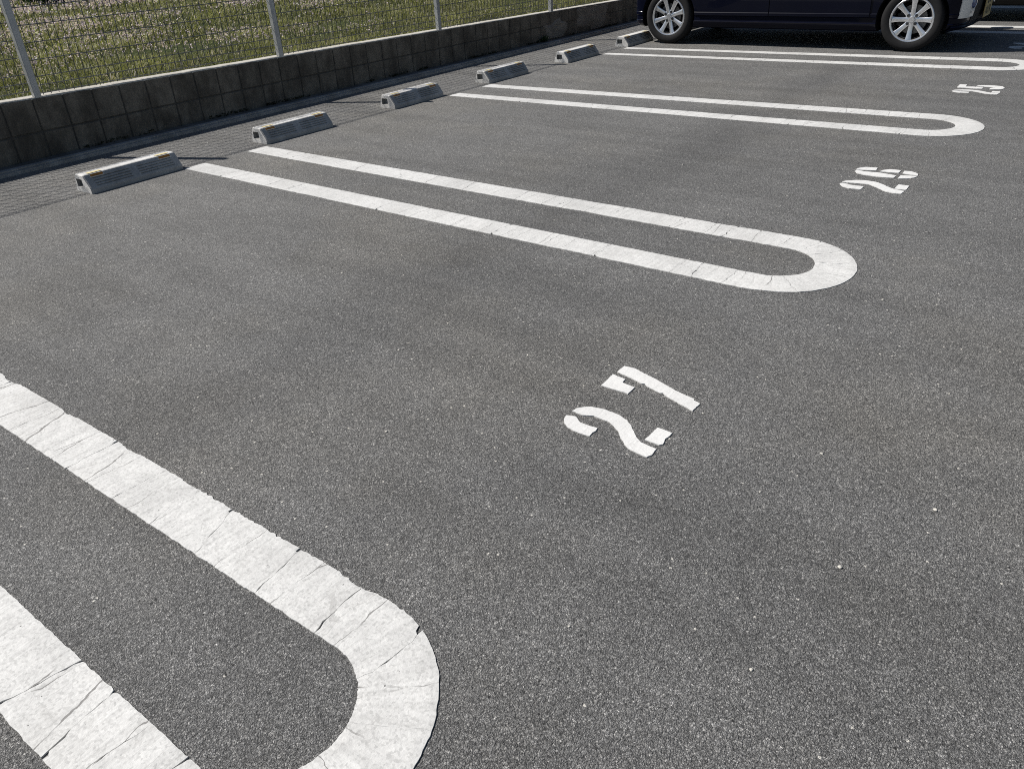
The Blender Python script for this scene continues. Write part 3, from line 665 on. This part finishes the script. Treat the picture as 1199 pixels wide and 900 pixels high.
def surf_panel(idx0, idx1, z0, z1, off, thick, nz=6, trim=None):
    """curved panel lying on the body shell between outline points idx0..idx1"""
    mb = MB(); zs = np.linspace(z0, z1, nz); n = idx1 - idx0 + 1; lay = []
    for o_ in (off + thick, off - .004):
        for z in zs:
            P_ = outline(z); L_ = len(P_)
            for i in range(idx0, idx1 + 1):
                a, b, c = Vector(P_[(i - 1) % L_]), Vector(P_[i % L_]), Vector(P_[(i + 1) % L_]); t = (c - a).normalized(); nn = Vector((t.y, -t.x))
                q = b + nn * o_; mb.v.append((q.x, q.y, z))
    A = 0; B = nz * n
    for k in range(nz - 1):
        for i in range(n - 1):
            a = k * n + i; mb.f.append([a, a + 1, a + n + 1, a + n]); mb.m.append(0)
    edge = [i for i in range(n)] + [k * n + n - 1 for k in range(1, nz)] + [(nz - 1) * n + i for i in range(n - 2, -1, -1)] + [k * n for k in range(nz - 2, 0, -1)]
    for a, b in zip(edge, edge[1:] + edge[:1]): mb.f.append([a, B + a, B + b, b]); mb.m.append(0)
    return mb
def side_panel(poly_rows, sgn, off, thick):
    """rows of (z, x0, x1) on one flank, following its curvature"""
    mb = MB(); nx = 8; nr = len(poly_rows)
    for o_ in (off + thick, off - .004):
        for z, x0, x1 in poly_rows:
            hw = lv(z)[0]
            for x in np.linspace(x0, x1, nx): mb.v.append((x, sgn * (hw + o_), z))
    B = nr * nx
    for k in range(nr - 1):
        for i in range(nx - 1):
            a = k * nx + i; q = [a, a + 1, a + nx + 1, a + nx]; mb.f.append(q if sgn < 0 else q[::-1]); mb.m.append(0)
    edge = [i for i in range(nx)] + [k * nx + nx - 1 for k in range(1, nr)] + [(nr - 1) * nx + i for i in range(nx - 2, -1, -1)] + [k * nx for k in range(nr - 2, 0, -1)]
    for a, b in zip(edge, edge[1:] + edge[:1]): mb.f.append([a, B + a, B + b, b] if sgn < 0 else [a, b, B + b, B + a]); mb.m.append(0)
    return mb
def wheel(parent, x, y, sgn, rot):
    hub = MB(); hub.lathe([(.0, .055), (.125, .055), (.128, .06), (.128, .075), (.0, .075)], 40, 0); hub.box(-.13, -.075, .04, .10, -.05, .05, 1)
    hub.lathe([(.166, .030), (.166, .17), (.0, .172)], 40, 1)
    w_ = hub.build('wheel', [DISC, DARK], parent, True, 40); w_.location = (x, y, WR + .004); w_.rotation_euler = (0, 0, 0 if sgn < 0 else PI)
    ty = MB(); ty.lathe([(.186, .018), (.192, .006), (.205, .0), (.235, -.004), (.255, .002), (.266, .012), (.271, .026), (.272, .034), (.268, .036), (.268, .042), (.272, .044), (.272, .074), (.268, .076), (.268, .084), (.272, .086), (.272, .12), (.266, .142), (.235, .158), (.19, .14)], 64)
    t_ = ty.build('tyre', [RUB], w_, True, 35)
    rm = MB(); rm.lathe([(.160, .020), (.163, .10), (.17, .16)], 56); rm.lathe([(.170, .028), (.172, .012), (.178, .004), (.186, .002), (.192, .006), (.193, .016)], 56)
    rm.lathe([(.160, .020), (.170, .028)], 56, 2)
    rm.lathe([(.0, .012), (.024, .012), (.027, .015), (.029, .022), (.050, .026), (.062, .032), (.064, .055)], 40)
    for k in range(8):
        a = 2 * PI * k / 8 + rot; ca, sa = math.cos(a), math.sin(a); ta, tb = -sa, ca; V_ = []
        for rr, hw_, yy in ((.030, .018, .022), (.060, .019, .024), (.10, .019, .019), (.14, .0215, .013), (.172, .027, .008)):
            for u, dy in ((-1, .022), (-1, .004), (-.62, 0), (.62, 0), (1, .004), (1, .022)): V_.append((ca * rr + ta * hw_ * u, yy + dy, sa * rr + tb * hw_ * u))
        F_ = [(k2 * 6 + i, k2 * 6 + i + 1, (k2 + 1) * 6 + i + 1, (k2 + 1) * 6 + i) for k2 in range(4) for i in range(5)]
        rm.add(V_, F_, 0)
    for k in range(4):
        a = PI / 4 + PI / 2 * k + rot + PI / 8 * 0; cx, cz = .047 * math.cos(a), .047 * math.sin(a)
        rm.lathe([(.0, .0185), (.0085, .0185), (.010, .022), (.010, .030)], 10, 1, (cx, 0, cz)); rm.lathe([(.011, .0225), (.0145, .0215), (.0155, .0245)], 14, 2, (cx, 0, cz))
    r_ = rm.build('rim', [ALLOY, NUT, DARK], w_, True, 32)
    for ob in (t_, r_):
        b_ = bmesh.new(); b_.from_mesh(ob.data); bmesh.ops.recalc_face_normals(b_, faces=b_.faces[:]); b_.to_mesh(ob.data); b_.free(); ob.data.set_sharp_from_angle(angle=math.radians(32))
    return w_
def make_car(loc, paint, label, rots):
    car = empty('parked_car', loc); tag(car, label, 'car', 'kei cars backed up to the wall')
    # shell
    V_ = []; F_ = []; N = len(outline(.5))
    for z in LZ: V_ += [(x, y, z) for x, y in outline(z)]
    for k in range(len(LZ) - 1):
        for i in range(N): F_.append((k * N + i, k * N + (i + 1) % N, (k + 1) * N + (i + 1) % N, (k + 1) * N + i))
    F_.append(tuple(range(N))[::-1]); F_.append(tuple((len(LZ) - 1) * N + i for i in range(N)))
    body = link('body', mesh('body', V_, F_), [paint, DARK], car)
    b_ = bmesh.new(); b_.from_mesh(body.data); bmesh.ops.recalc_face_normals(b_, faces=b_.faces[:]); b_.to_mesh(body.data); b_.free()
    for cx in (RWX, FWX):
        for sg in (-1, 1):
            m = MB(); m.tube((cx, sg * .50, WR + .01), (cx, sg * .9, WR + .01), .312, 56); cut = m.build('cutter', [DARK], car); b_ = bmesh.new(); b_.from_mesh(cut.data); bmesh.ops.recalc_face_normals(b_, faces=b_.faces[:]); b_.to_mesh(cut.data); b_.free()
            md = body.modifiers.new('arch', 'BOOLEAN'); md.operation = 'DIFFERENCE'; md.solver = 'EXACT'; md.object = cut
            bpy.context.view_layer.update(); dg = bpy.context.evaluated_depsgraph_get()
            me = bpy.data.meshes.new_from_object(body.evaluated_get(dg)); body.modifiers.clear(); old = body.data; body.data = me; bpy.data.meshes.remove(old); bpy.data.objects.remove(cut)
    body.data.materials.clear(); body.data.materials.append(paint); body.data.materials.append(DARK)
    for p in body.data.polygons:
        c = p.center; mi_ = 0
        for cx in (RWX, FWX):
            if math.hypot(c.x - cx, c.z - WR - .01) < .318 and abs(p.normal.y) < .4 and abs(c.y) < .737 and abs(math.hypot(c.x - cx, c.z - WR - .01) - .312) < .012: mi_ = 1
            if math.hypot(c.x - cx, c.z - WR - .01) < .31 and abs(abs(c.y) - .5) < .02: mi_ = 1
        if c.z < .1705: mi_ = 1
        p.material_index = mi_; p.use_smooth = True
    body.data.set_sharp_from_angle(angle=math.radians(24))
    zr = [.296, .308, .320, .327, .36, .45, .58, .72, .86, .94]
    ar = lambda z, c, s: c + s * (math.sqrt(max(0, .345 ** 2 - (z - WR) ** 2)) if abs(z - WR) < .345 else 0)
    for sg in (-1, 1):
        rows = [(z, max(.60, ar(z, RWX, 1)), 1.440) for z in zr]; d1 = side_panel(rows, sg, .001, .007).build('door', [paint], car, True, 30)
        rows = [(z, 1.449, min(2.42, ar(z, FWX, -1))) for z in zr]; d2 = side_panel(rows, sg, .001, .007).build('door', [paint], car, True, 30)
        for d_, xh in ((d1, .80), (d2, 1.62)):
            h = MB(); h.bevbox(xh - .09, xh + .09, sg * .748 - .012, sg * .748 + .012, .775, .80, .006); h.build('handle', [paint], d_)
        for a, b in ((.02, .62), (.68, 1.42), (1.47, 2.36)):
            zz = np.linspace(1.0, 1.55, 6); rows = [(z, a + (.10 if a < .1 else 0) * (z - 1), b - ((.42 * (z - 1) / .55) if b > 2 else 0)) for z in zz]
            side_panel(rows, sg, .001, .004).build('window', [GLASS], car, True)
        wheel(car, RWX, sg * .724 if sg < 0 else .724, sg, rots[0]); wheel(car, FWX, sg * .724, sg, rots[1])
        mir = MB(); mir.bevbox(2.30, 2.42, sg * .83 - .08, sg * .83 + .08, 1.02, 1.19, .03); mir.build('mirror', [paint], car, True, 40)
    # front : outline indices 26..33 near corner, 34..44 front, 45..52 far corner
    n0, n1 = 26, 53
    surf_panel(34, 45, .215, .60, .001, .004, 8).build('grille', [DARK], car, True, 30)
    surf_panel(29, 34, .285, .58, .001, .012, 8).build('fog_lamp_bezel', [SILV], car, True, 30)
    surf_panel(45, 50, .285, .58, .001, .012, 8).build('fog_lamp_bezel', [SILV], car, True, 30)
    for sg in (-1, 1):
        f = MB(); f.lathe([(0, -.016), (.030, -.012), (.036, 0)], 24, 0); f.lathe([(.036, -.003), (.040, -.014), (.046, -.012), (.048, .006)], 24, 1)
        for q in (-1, 1): f.box(-.012, .012, -.021, -.012, q * .075 - .010, q * .075 + .010, 1)
        o = f.build('fog_lamp', [FOG, CHROME], car, True, 40); P_ = outline(.40); q = Vector(P_[33 if sg < 0 else 45]); o.location = (q.x + .008, q.y + (.012 if sg > 0 else -.012), .405); o.rotation_euler = (0, 0, math.radians(63 if sg < 0 else 117))
        hl = surf_panel(28, 34, .68, .88, .001, .008, 5) if sg < 0 else surf_panel(45, 51, .68, .88, .001, .008, 5); hl.build('headlight', [LENS], car, True, 30)
    lip = MB(); 
    for zz, oo in ((.168, .004), (.186, .022), (.212, .020), (.226, .002)):
        P_ = outline(max(zz, .171))
        for i in range(28, 52):
            a, b, c = Vector(P_[i - 1]), Vector(P_[i]), Vector(P_[i + 1]); t = (c - a).normalized(); q = b + Vector((t.y, -t.x)) * oo; lip.v.append((q.x, q.y, zz))
    for k in range(3):
        for i in range(23): a = k * 24 + i; lip.f.append([a, a + 1, a + 25, a + 24]); lip.m.append(0)
    lip.build('front_lip', [paint], car, True, 30)
    ch = surf_panel(33, 46, .60, .625, .001, .012, 3); ch.build('chrome_trim', [CHROME], car, True, 30)
    pl = MB(); pl.bevbox(3.292, 3.300, -.17, .17, .245, .412, .002)
    for (y0_, y1_, z0_, z1_) in ((-.12, -.10, .27, .33), (-.07, -.035, .27, .335), (.0, .02, .27, .34), (.055, .10, .275, .335), (-.09, -.03, .36, .39), (.0, .07, .362, .388)): pl.box(3.3003, 3.301, y0_, y1_, z0_, z1_, 1)
    pl.build('number_plate', [PLATE, INK], car)
    ws = MB(); zz = np.linspace(1.10, 1.56, 5)
    for z in zz:
        hw, xf, xr = lv(z); 
        for y in np.linspace(-hw + .16, hw - .16, 9): ws.v.append((xf - .07 * (y / hw) ** 2 + .012, y, z + .004))
    for k in range(4):
        for i in range(8): a = k * 9 + i; ws.f.append([a, a + 1, a + 10, a + 9]); ws.m.append(0)
    ws.build('windscreen', [GLASS], car, True)
    rw = MB()
    for z in np.linspace(1.05, 1.52, 4):
        hw, xf, xr = lv(z)
        for y in np.linspace(-hw + .15, hw - .15, 3): rw.v.append((xr - .006, y, z))
    for k in range(3):
        for i in range(2): a = k * 3 + i; rw.f.append([a, a + 3, a + 4, a + 1]); rw.m.append(0)
    rw.build('rear_window', [GLASS], car, True)
    for sg in (-1, 1):
        tl = MB(); tl.bevbox(-.128, -.09, sg * .66 - .05, sg * .66 + .05, .62, .98, .012); tl.build('tail_light', [REDL], car, True, 40)
    ub = MB(); ub.box(.1, 3.0, -.45, .45, .172, .20); ub.tube((RWX, -.6, .25), (RWX, .6, .25), .035, 10); ub.tube((FWX, -.6, .24), (FWX, .6, .24), .03, 10); ub.build('underbody', [DARK], car)
    return car
make_car((0, 8.795, 0), NAVY, 'dark navy blue small car backed against a wheel stop in bay 24', (PI / 8 * 1 - .10, 0))
make_car((.98, 11.28, 0), BLACKP, 'black small car parked beyond the navy car, cut by the right edge', (.2, .5))
